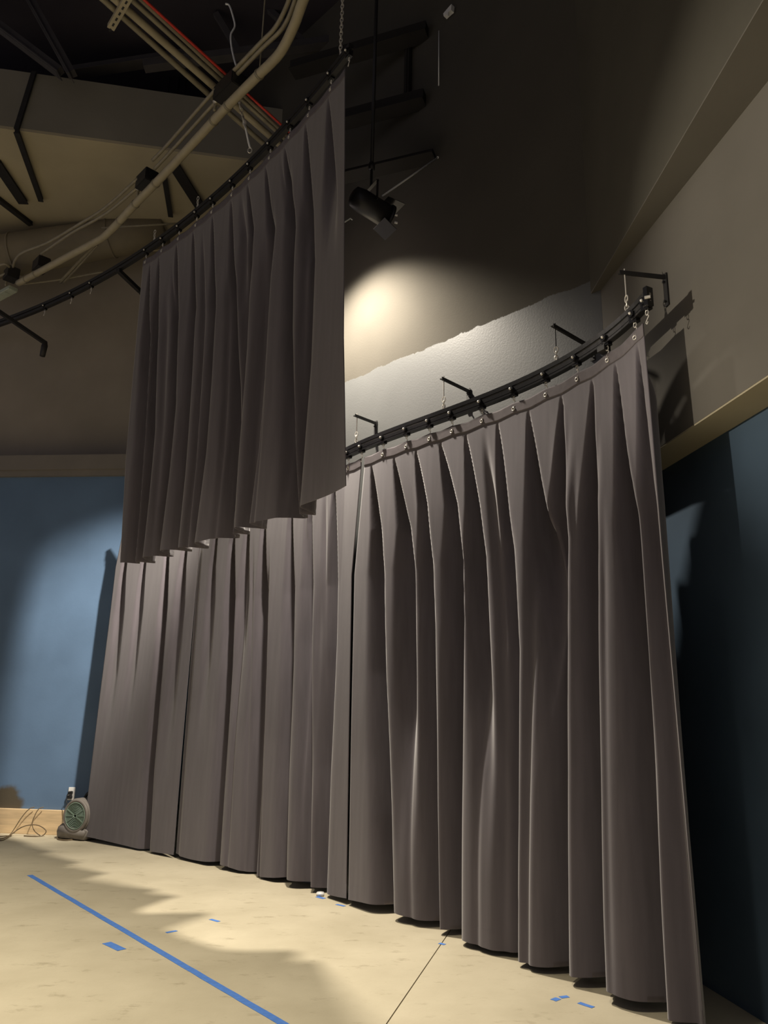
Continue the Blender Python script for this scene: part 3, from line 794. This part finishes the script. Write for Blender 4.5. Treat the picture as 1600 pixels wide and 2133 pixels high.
# junction boxes with their outlets
def junction(px, w, h, label, z=Z2 + 0.10):
    c = atz(*px, z)
    t = thing('junction_box', c, label, 'electrical box', 'black outlet boxes on the thick pipe')
    d = (atz(px[0] - 20, px[1] + 20, z) - c).normalized()
    bm = bmesh.new(); bar(bm, c - d * w, c + d * w, 0.16, h)
    bmesh.ops.bevel(bm, geom=bm.edges[:], offset=0.008, segments=2, affect='EDGES'); obj('box', bm, 'fixture', t)
    s = d.cross(Vector((0, 0, 1)))
    if s.y > 0: s = -s
    for k in (-0.5, 0.3):
        bm = bmesh.new(); e = c + d * (w * 1.02) + s * (k * 0.10) - Vector((0, 0, h * 0.3))
        tube(bm, [e, e + d * 0.05 + Vector((0, 0, 0.02))], 0.018, 10); obj('connector', bm, 'zinc', t, True)
    bm = bmesh.new(); tube(bm, smoothpath([c + d * w, c + d * (w + 0.07) - Vector((0, 0, 0.02)), c + d * (w + 0.09) - Vector((0, 0, 0.10))], 4), 0.016, 8); obj('cable_tail', bm, 'conduit_thin', t, True)
junction((478, 184), 0.17, 0.16, 'black junction box where the two conduit runs cross')
junction((306, 376), 0.13, 0.16, 'black junction box above the bend of the thick pipe')
junction((86, 552), 0.12, 0.16, 'black junction box near the lower end of the thick pipe')
junction((24, 572), 0.10, 0.16, 'black junction box at the far left edge')
tg = thing('pipe_label', atz(10, 612, Z2), 'pale grey-green box at the far left end of the thick pipe', 'box')
bm = bmesh.new(); A, B = atz(28, 601, Z2), atz(-22, 628, Z2); bar(bm, A, B, 0.13, 0.06); bmesh.ops.bevel(bm, geom=bm.edges[:], offset=0.006, segments=1, affect='EDGES'); obj('box', bm, 'pale_label', tg)
bm = bmesh.new(); bar(bm, A.lerp(B, 0.2) - Vector((0, 0, 0.034)), A.lerp(B, 0.8) - Vector((0, 0, 0.034)), 0.09, 0.008); obj('cover', bm, 'pale_label', tg)

# hanging cord with chain, rods
pts = [(470, 8), (478, 12), (486, 36), (489, 55), (481, 72), (482, 95), (487, 120), (493, 142), (496, 165), (497, 192), (500, 218), (506, 243), (512, 268), (518, 296), (521, 308)]
yy = atz(521, 310, ZU).y + 0.02
P3 = []
for i, (x, y) in enumerate(pts): P3.append(aty(x, y, yy))
cd = thing('hanging_cable', P3[-1], 'white cable and chain dangling over the conduit crossing to the overhead track', 'cable')
bm = bmesh.new(); tube(bm, smoothpath(P3[:9], 5), 0.010, 8); obj('upper_cable', bm, 'white', cd, True)
bm = bmesh.new()
for i in range(8, 12): chain_links(bm, P3[i], P3[i + 1], 0.06, 0.008)
obj('chain', bm, 'zinc', cd)
bm = bmesh.new(); tube(bm, smoothpath(P3[11:], 5), 0.011, 8); obj('lower_cable', bm, 'white', cd, True)
bm = bmesh.new(); ringtube(bm, P3[-1] - Vector((0, 0, 0.03)), (0, 0, 1), (1, 0, 0), 0.03, 0.02, 0.006, 12, 5); obj('hook', bm, 'zinc', cd)
for i, (x, y0, y1, Y, r, lab) in enumerate(((540, -20, 158, None, 0.007, 'thin hanger rod dropping to the thick pipe at its upper bend'),
        (336, 110, 320, 9.0, 0.012, 'leftmost of three faint rods in front of the grey bulkhead'), (354, 110, 335, 9.0, 0.020, 'middle and widest of three faint rods in front of the grey bulkhead'), (372, 130, 320, 9.0, 0.010, 'rightmost of three faint rods in front of the grey bulkhead'))):
    Yv = Y or atz(540, 156, Z2).y
    A, B = aty(x, y1, Yv), aty(x - (0 if Y is None else 0), y0, Yv)
    B = Vector((A.x, A.y, 10.199))
    bm = bmesh.new(); tube(bm, [A, B], r, 8); o = obj('hanger_rod', bm, 'dull_black' if Y else 'conduit_thin', None, True)
    tag(o, lab, 'rod', 'hanger rods below the roof')

# dark ribs across the tan soffit
ribs = [((35, 272), (86, 416), 0.045, 'long thin rib crossing the tan soffit near the left edge'), ((-8, 335), (50, 421), 0.09, 'thick dark rib on the tan soffit at the left edge'),
        ((-8, 410), (65, 466), 0.05, 'lowest slanting rib on the tan soffit at the left edge'), ((362, 340), (420, 432), 0.10, 'thick dark rib on the tan soffit beside the raised drape'),
        ((344, 372), (356, 448), 0.045, 'thin rib on the tan soffit left of the thick one')]
for a_, b_, w, lab in ribs:
    A, B = atz(*a_, ZS - 0.03), atz(*b_, ZS - 0.03)
    yl = 10.15 - 0.1 * (B.x + 4) + 0.34
    if B.y > yl: B = A.lerp(B, (yl - A.y) / (B.y - A.y))
    t = thing('soffit_rib', (A + B) / 2, lab, 'beam', 'dark steel ribs under the tan soffit')
    bm = bmesh.new(); bar(bm, A, B, w, 0.055); obj('web', bm, 'dull_black', t)
    bm = bmesh.new(); bar(bm, A - Vector((0, 0, 0.032)), B - Vector((0, 0, 0.032)), w * 1.5, 0.010); obj('flange', bm, 'dull_black', t)
# vertical strap on the bulkhead continuing the long rib
A = near[1].lerp(near[2], 0.13) + Vector((0.0, -0.02, 0.0)); bm = bmesh.new(); bar(bm, A + Vector((0, 0, 0.0)), A + Vector((0.10, 0, 0.86)), 0.06, 0.03, up=(0, 1, 0))
tag(obj('bulkhead_strap', bm, 'dull_black'), 'dark vertical strap on the grey bulkhead at upper left', 'strap')

# round duct under the soffit along the left wall
dq = [(-120, 560), (0, 534), (120, 515), (250, 493), (345, 478)]
YD = 9.9
D3 = [aty(x, y, YD) for x, y in dq]
dt = thing('round_duct', D3[1], 'tan round sheet-metal duct running below the soffit along the left wall', 'duct')
bm = bmesh.new(); tube(bm, D3, [0.30, 0.30, 0.29, 0.27, 0.25], 28); obj('duct_shell', bm, 'duct', dt, True)
for x, y, rr in ((32, 529, 0.302), (232, 496, 0.28)):
    c = aty(x, y, YD); d = (aty(x + 20, y - 3, YD) - c).normalized()
    bm = bmesh.new(); tube(bm, [c - d * 0.012, c + d * 0.012], rr + 0.006, 28); obj('seam_ring', bm, 'duct', dt, True)
A, B = aty(225, 474, 9.45), aty(362, 466, 9.45)
bm = bmesh.new(); tube(bm, [A - (B - A) * 0.1, B + (B - A) * 0.15], 0.014, 8)
tag(obj('sprinkler_pipe', bm, 'conduit_thin', None, True), 'slim pipe running beside the round duct toward the raised drape', 'pipe')

# ================================================================== ROOF STEEL AND BACK WALL GIRTS
ZJ = 9.1
node = aty(715, 86, 7.9)
jt = thing('roof_truss', node, 'dark painted roof truss above the right end of the raised drape', 'truss')
def member(name, a, b, w, h):
    bm = bmesh.new(); bar(bm, a, b, w, h); obj(name, bm, 'roofsteel', jt)
MT['roofsteel'] = mat('dark_violet_grey_steel', (0.05, 0.046, 0.05), 0.7, noise=0.15, nscale=6)
cd_ = Vector((0.95, -0.05, 0.0))
cl = aty(380, 128, 7.9); crr = aty(885, 62, 7.9)
member('bottom_chord', aty(300, 138, 7.9), aty(905, 60, 7.9), 0.12, 0.10)
member('top_chord', aty(300, 10, 7.9), aty(905, -65, 7.9), 0.12, 0.10)
for a_, b_ in (((676, -10), (708, 84)), ((702, -30), (726, 80)), ((722, 82), (800, 12)), ((640, 95), (560, 20)), ((500, 112), (450, 30)), ((860, 64), (810, 10))):
    member('web_member', aty(*a_, 7.9), aty(*b_, 7.9), 0.07, 0.07)
# secondary purlins over the left side
for i, (a_, b_, Y, lab) in enumerate((((130, 152), (395, 112), 8.3, 'faint purlin above the grey bulkhead at upper left'), ((-20, 40), (125, 150), 7.6, 'faint roof brace at the upper left corner'), ((75, 20), (150, 155), 7.4, 'faint roof brace beside the upper left corner brace'))):
    A, B = aty(*a_, Y), aty(*b_, Y)
    if abs(A.z - B.z) > 0.5: A = B + (A - B) * ((10.13 - B.z) / (A.z - B.z))
    bm = bmesh.new(); bar(bm, A, B, 0.10, 0.10); bar(bm, A - Vector((0, 0, 0.05)), B - Vector((0, 0, 0.05)), 0.16, 0.012)
    tag(obj('purlin', bm, 'roofsteel'), lab, 'beam', 'faint roof steel at upper left')
def onw1(x, y, off): return atplane(x, y, W1P - W1N * off, W1N)
for b_, h_, lab in (((885, 203), 0.13, 'dark roof beam meeting the back wall behind the raised drape, lower of two'), ((890, 62), 0.13, 'dark roof beam meeting the back wall, just under the truss'), ((905, 322), 0.05, 'thin dark roof beam meeting the back wall at the end of the stay cable')):
    B = onw1(*b_, 0.04); A = B + Vector((-1, 0.37, 0)) * 1.5
    bm = bmesh.new(); bar(bm, A, B, 0.12, h_); bar(bm, A - Vector((0, 0, h_ / 2)), B - Vector((0, 0, h_ / 2)), 0.18, 0.014)
    tag(obj('roof_beam', bm, 'wall_dark'), lab, 'beam', 'roof beams meeting the back wall')
A, B = onw1(851, 80, 0.03), onw1(849, 205, 0.03); B.x, B.y = A.x, A.y
bm = bmesh.new(); bar(bm, A, B, 0.07, 0.05, up=W1N); bar(bm, A - W1N * 0.03, B - W1N * 0.03, 0.02, 0.012, up=W1N)
tag(obj('wall_stud', bm, 'wall_dark'), 'dark vertical stud on the back wall between the two roof beams', 'beam')

# ================================================================== FLOODLIGHT
fc = aty(772, 430, 6.0)
ft = thing('flood_light', fc, 'black theatre floodlight hanging behind the right edge of the raised drape', 'stage light')
ax = (aty(832, 462, 6.15) - aty(735, 402, 5.9)).normalized()
side = ax.cross(Vector((0, 0, 1))).normalized(); upx = side.cross(ax)
bm = bmesh.new()
L0 = fc - ax * 0.20
tube(bm, [L0, L0 + ax * 0.02, L0 + ax * 0.10, L0 + ax * 0.38], [0.05, 0.09, 0.105, 0.105], 20); obj('housing', bm, 'fixture', ft, True)
bm = bmesh.new(); tube(bm, [L0 + ax * 0.38, L0 + ax * 0.405], 0.118, 20); obj('lens_ring', bm, 'fixture', ft, True)
bm = bmesh.new(); tube(bm, [L0 + ax * 0.4055, L0 + ax * 0.41], 0.098, 20); obj('lens', bm, 'lens', ft, True)
bm = bmesh.new()
for s_ in (-1, 1):
    bar(bm, fc + side * (0.118 * s_), fc + side * (0.118 * s_) + Vector((0, 0, 0.20)), 0.03, 0.006, up=ax)
bar(bm, fc + side * 0.121 + Vector((0, 0, 0.20)), fc - side * 0.121 + Vector((0, 0, 0.20)), 0.03, 0.006)
obj('yoke', bm, 'fixture', ft)
bm = bmesh.new(); bar(bm, fc + upx * 0.115 + ax * 0.10, fc + upx * 0.15 + ax * 0.28, 0.20, 0.006); obj('barn_door', bm, 'fixture', ft)
bm = bmesh.new(); bar(bm, fc - upx * 0.115 + ax * 0.12, fc - upx * 0.16 + ax * 0.26, 0.20, 0.006); obj('barn_door', bm, 'fixture', ft)
for q in (aty(822, 447, 6.05), aty(822, 463, 6.05)):
    bm = bmesh.new(); tube(bm, [q, q + side * 0.012 + ax * 0.025], 0.010, 8); obj('clip', bm, 'zinc', ft)
bm = bmesh.new(); tube(bm, [fc + Vector((0, 0, 0.20)), fc + Vector((0, 0, 0.42))], 0.012, 8); obj('stem', bm, 'fixture', ft)
bm = bmesh.new(); tube(bm, [fc + Vector((0, 0, 0.435)), Vector((fc.x, fc.y, 10.19))], 0.018, 10); obj('drop_pipe', bm, 'fixture', ft, True)
bm = bmesh.new(); tube(bm, [fc + Vector((0, 0, 0.39)), fc + Vector((0, 0, 0.45))], 0.032, 10); obj('clamp', bm, 'fixture', ft, True)
A, B = aty(797, 408, 6.02), onw1(912, 328, 0.03)
bm = bmesh.new(); tube(bm, [A, B], 0.008, 8); bmesh.ops.create_uvsphere(bm, u_segments=8, v_segments=6, radius=0.013, matrix=Matrix.Translation(B))
tag(obj('stay_cable', bm, 'white', None, True), 'bright thin stay cable from the floodlight to the back wall', 'cable')
A, B = aty(713, 466, 5.95), aty(730, 455, 6.0)
bm = bmesh.new(); tube(bm, [A, B, aty(734, 458, 6.0)], 0.005, 8)
tag(obj('safety_cable', bm, 'white', None, True), 'short bright safety cable under the floodlight', 'cable')
A = onw1(912, 66, 0.05); B = onw1(914, 178, 0.05); A.x, A.y = B.x, B.y
bm = bmesh.new(); tube(bm, [A, B], 0.006, 8)
tag(obj('drop_wire', bm, 'white', None, True), 'thin bright vertical wire on the dark upper back wall', 'wire')
c = onw1(933, 22, 0.06)
sn = thing('wall_sensor', c, 'small pale device high on the dark back wall near the top edge', 'sensor')
bm = bmesh.new(); prism(bm, [c + Vector((-0.04, 0.04, -0.03)), c + Vector((0.03, -0.03, -0.02)), c + Vector((0.035, -0.035, 0.05)), c + Vector((-0.01, 0.01, 0.03)), c + Vector((-0.045, 0.045, 0.01))], W1N * 0.05); obj('body', bm, 'white', sn)
bm = bmesh.new(); tube(bm, [c + Vector((0, 0, -0.03)), c + Vector((0.0, 0, -0.075))], 0.012, 8); obj('stem', bm, 'white', sn)

# ================================================================== BLOWER, OUTLET, CORDS
bc = Vector((-3.62, 9.62, 0.0))
fcen = aty(160, 1699, 9.76)
bl = thing('air_blower', (fcen.x + 0.1, fcen.y + 0.14, 0), 'dusty grey carpet-drying blower with round green-grey grille behind the drape edge', 'blower')
fwd = Vector((-0.40, -0.92, 0)).normalized(); sd = Vector((0.92, -0.40, 0)).normalized()
rc = Vector((fcen.x, fcen.y, fcen.z))
def disc_pt(a, r, d=0.0): return rc + sd * (r * math.cos(a)) + Vector((0, 0, r * math.sin(a))) - fwd * d
RB = 0.178
# scroll housing: side outline swept back
out = []
for i in range(40):
    a = math.pi * 2 * i / 40
    r = RB * 1.10
    p = disc_pt(a, r)
    if p.z < 0.05: p.z = 0.05
    out.append(p)
bm = bmesh.new(); prism(bm, out, -fwd * 0.24)
bmesh.ops.bevel(bm, geom=[e for e in bm.edges if abs((e.verts[0].co - e.verts[1].co).normalized().dot(fwd)) < 0.5], offset=0.03, segments=3, affect='EDGES')
obj('housing', bm, 'blower', bl, True)
# foot / outlet snout to the left
s0 = Vector((rc.x, rc.y, 0)) - sd * 0.245
bm = bmesh.new()
prof = [(-0.02, 0.02), (0.0, 0.0), (0.40, 0.0), (0.44, 0.10), (0.36, 0.13), (0.20, 0.11), (0.12, 0.165), (0.04, 0.16), (-0.015, 0.12), (-0.03, 0.07)]
prism(bm, [s0 + sd * x + Vector((0, 0, z + 0.012)) + fwd * 0.030 for x, z in prof], -fwd * 0.27)
bmesh.ops.bevel(bm, geom=[e for e in bm.edges if abs((e.verts[0].co - e.verts[1].co).normalized().dot(fwd)) < 0.5], offset=0.022, segments=3, affect='EDGES')
obj('base_snout', bm, 'blower', bl, True)
for dx in (0.03, 0.38):
    bm = bmesh.new(); q = s0 + sd * dx; bar(bm, q + Vector((0, 0, 0.008)) - fwd * 0.05, q + Vector((0, 0, 0.008)) - fwd * 0.28, 0.04, 0.016); obj('rubber_foot', bm, 'rubber', bl)
bm = bmesh.new(); tube(bm, [rc + fwd * 0.004 - fwd * 0.02, rc + fwd * 0.012], RB * 0.90, 32); obj('intake_well', bm, 'blower_dark', bl)
bm = bmesh.new(); ringtube(bm, rc + fwd * 0.016, sd, (0, 0, 1), RB * 0.95, RB * 0.95, 0.020, 40, 8); obj('grille_rim', bm, 'blower', bl, True)
g = None
bm = bmesh.new(); ringtube(bm, rc + fwd * 0.026, sd, (0, 0, 1), RB * 0.82, RB * 0.82, 0.010, 36, 6); g = obj('grille', bm, 'grille', bl, True)
for k in range(7):
    r = RB * (0.12 + 0.098 * k)
    bm = bmesh.new(); ringtube(bm, rc + fwd * 0.026, sd, (0, 0, 1), r, r, 0.0062, 28, 5); obj('grille_ring', bm, 'grille', g, True)
for k in range(12):
    a = math.pi * 2 * k / 12 + 0.05
    if abs(math.sin(a)) > 0.75: continue
    bm = bmesh.new(); bar(bm, disc_pt(a, 0.02) + fwd * 0.030, disc_pt(a, RB * 0.80) + fwd * 0.030, 0.012, 0.008, up=fwd); obj('grille_spoke', bm, 'grille', g)
hp = rc + Vector((0, 0, RB * 1.08)) - fwd * 0.12
bm = bmesh.new(); tube(bm, smoothpath([hp + sd * -0.02, hp + sd * 0.02 + Vector((0, 0, 0.05)), hp + sd * 0.10 + Vector((0, 0, 0.075)), hp + sd * 0.18 + Vector((0, 0, 0.05)), hp + sd * 0.22 + Vector((0, 0, -0.04))], 5), 0.018, 10); obj('carry_handle', bm, 'rubber', bl, True)
# outlet
wy = lambda x: 10.15 - 0.1 * (x + 4)
oc = aty(150, 1653, 10.14)
oc.y = wy(oc.x) - 0.004
op = thing('wall_outlet', oc, 'white wall outlet with two black plugs above the blower', 'outlet')
bm = bmesh.new(); bar(bm, oc + Vector((0, 0, 0.075)), oc - Vector((0, 0, 0.075)), 0.085, 0.010, up=(0, 1, 0)); bmesh.ops.bevel(bm, geom=bm.edges[:], offset=0.003, segments=1, affect='EDGES'); obj('cover_plate', bm, 'white', op)
for dz in (0.015, -0.035):
    bm = bmesh.new(); q = oc + Vector((-0.005, -0.008, dz)); bar(bm, q, q + Vector((0.0, -0.045, -0.004)), 0.05, 0.034); bmesh.ops.bevel(bm, geom=bm.edges[:], offset=0.004, segments=1, affect='EDGES'); obj('plug', bm, 'rubber', op)
def cord(px_pts, label, r=0.0055, material='cord', group='power cords by the pine board'):
    pts = []
    for q in px_pts:
        if len(q) == 3: pts.append(aty(q[0], q[1], q[2]))
        else: pts.append(atz(q[0], q[1], 0.008))
    bm = bmesh.new(); tube(bm, smoothpath(pts, 8), r, 7)
    o = obj('power_cord', bm, material, None, True); tag(o, label, 'cord', group); return o
cord([(-25, 1746), (-5, 1748), (12, 1744), (24, 1735, 10.05), (45, 1703, 10.07), (60, 1686, 10.08), (72, 1681, 10.10)], 'cord rising from the floor at the left edge over the pine board')
cord([(-25, 1752), (0, 1751), (14, 1746), (30, 1733, 9.98), (48, 1722, 9.99), (68, 1718, 10.0), (84, 1721, 10.0), (96, 1731, 9.98), (88, 1741), (72, 1742), (50, 1741)], 'cord making a low loop in front of the pine board', r=0.006)
cord([(91, 1681, 10.09), (80, 1686, 10.06), (72, 1700, 10.05), (67, 1716, 10.05), (72, 1731, 10.03), (84, 1741)], 'cord hanging down over the top of the pine board to the floor')
cord([(-30, 1741), (0, 1742), (15, 1741), (24, 1741)], 'stub of cord lying flat at the far left edge of the floor')
cord([(133, 1741), (122, 1744), (121, 1748), (135, 1750), (150, 1749), (162, 1747)], 'cord curling out from under the blower', r=0.007)
cord([(150, 1648, 10.05), (141, 1654, 10.05), (138, 1668, 10.03), (142, 1678, 10.0), (146, 1690, 9.95)], 'thin dark cord looping from the outlet down behind the blower', r=0.005, material='rubber')

# ================================================================== TAPE ON THE FLOOR
def tape_strip(a_, b_, w, label, group='blue painter tape on the floor', px2=None):
    A, B = atz(*a_, 0.0), atz(*b_, 0.0)
    d = (B - A).normalized(); n = Vector((-d.y, d.x, 0))
    bm = bmesh.new()
    N = max(2, int((B - A).length / 0.12)); top = []
    rnd = random.Random(len(label))
    L, R = [], []
    for i in range(N + 1):
        p = A.lerp(B, i / N); j = rnd.uniform(-0.0015, 0.0015)
        L.append(p + n * (w / 2 + j)); R.append(p - n * (w / 2 - j))
    poly = L + R[::-1]
    prism(bm, [Vector((p.x, p.y, 0.0006)) for p in poly], (0, 0, 0.0012))
    o = obj('tape_strip', bm, 'tape'); tag(o, label, 'tape', group); return o
tape_strip((62, 1823), (615, 2148), 0.048, 'long blue tape line crossing the floor diagonally at lower left')
tape_strip((222, 1964), (254, 1979), 0.062, 'short blue tape dash left of the long tape line')
tape_strip((346, 1943), (368, 1939), 0.030, 'small crooked blue tape scrap right of the long tape line')
tape_strip((438, 1915), (456, 1920), 0.030, 'faint small blue tape scrap in the middle of the bright floor')
tape_strip((701, 1884), (718, 1888), 0.030, 'small blue tape scrap just in front of the middle drape hem')
tape_strip((660, 1868), (676, 1872), 0.040, 'blue tape scrap half under the middle drape hem')
tape_strip((915, 1965), (927, 1968), 0.030, 'tiny blue tape scrap at the top of the floor joint')
tape_strip((1152, 2080), (1164, 2084), 0.050, 'folded blue tape scrap lying before the right drape hem')
tape_strip((1167, 2078), (1184, 2076), 0.032, 'blue tape scrap touching the right drape hem')
tape_strip((1206, 2089), (1236, 2099), 0.032, 'blue tape strip tucked under the right drape hem')
bm = bmesh.new(); q = atz(667, 1866, 0.0); prism(bm, [q + Vector((x, y, 0.001)) for x, y in ((-0.03, -0.03), (0.03, -0.035), (0.035, 0.02), (0.0, 0.04), (-0.035, 0.02))], (0, 0, 0.028))
bmesh.ops.bevel(bm, geom=bm.edges[:], offset=0.006, segments=2, affect='EDGES')
tag(obj('paper_wad', bm, 'white', None, True), 'small white wad of paper at the middle drape hem', 'paper')

# torn drywall flap at the recess soffit
A = atz(1374, 995, 3.185); B = atz(1397, 986, 3.185)
bm = bmesh.new(); prism(bm, [A, A.lerp(B, 0.4) + Vector((0, 0.03, 0)), B + Vector((0, 0.02, 0)), B - Vector((0, 0.06, 0)), A.lerp(B, 0.5) - Vector((0, 0.06, 0))], (0, 0, -0.012))
tag(obj('paper_flap', bm, 'paper'), 'torn pale paper flap at the recess soffit beside the right drape', 'paper')
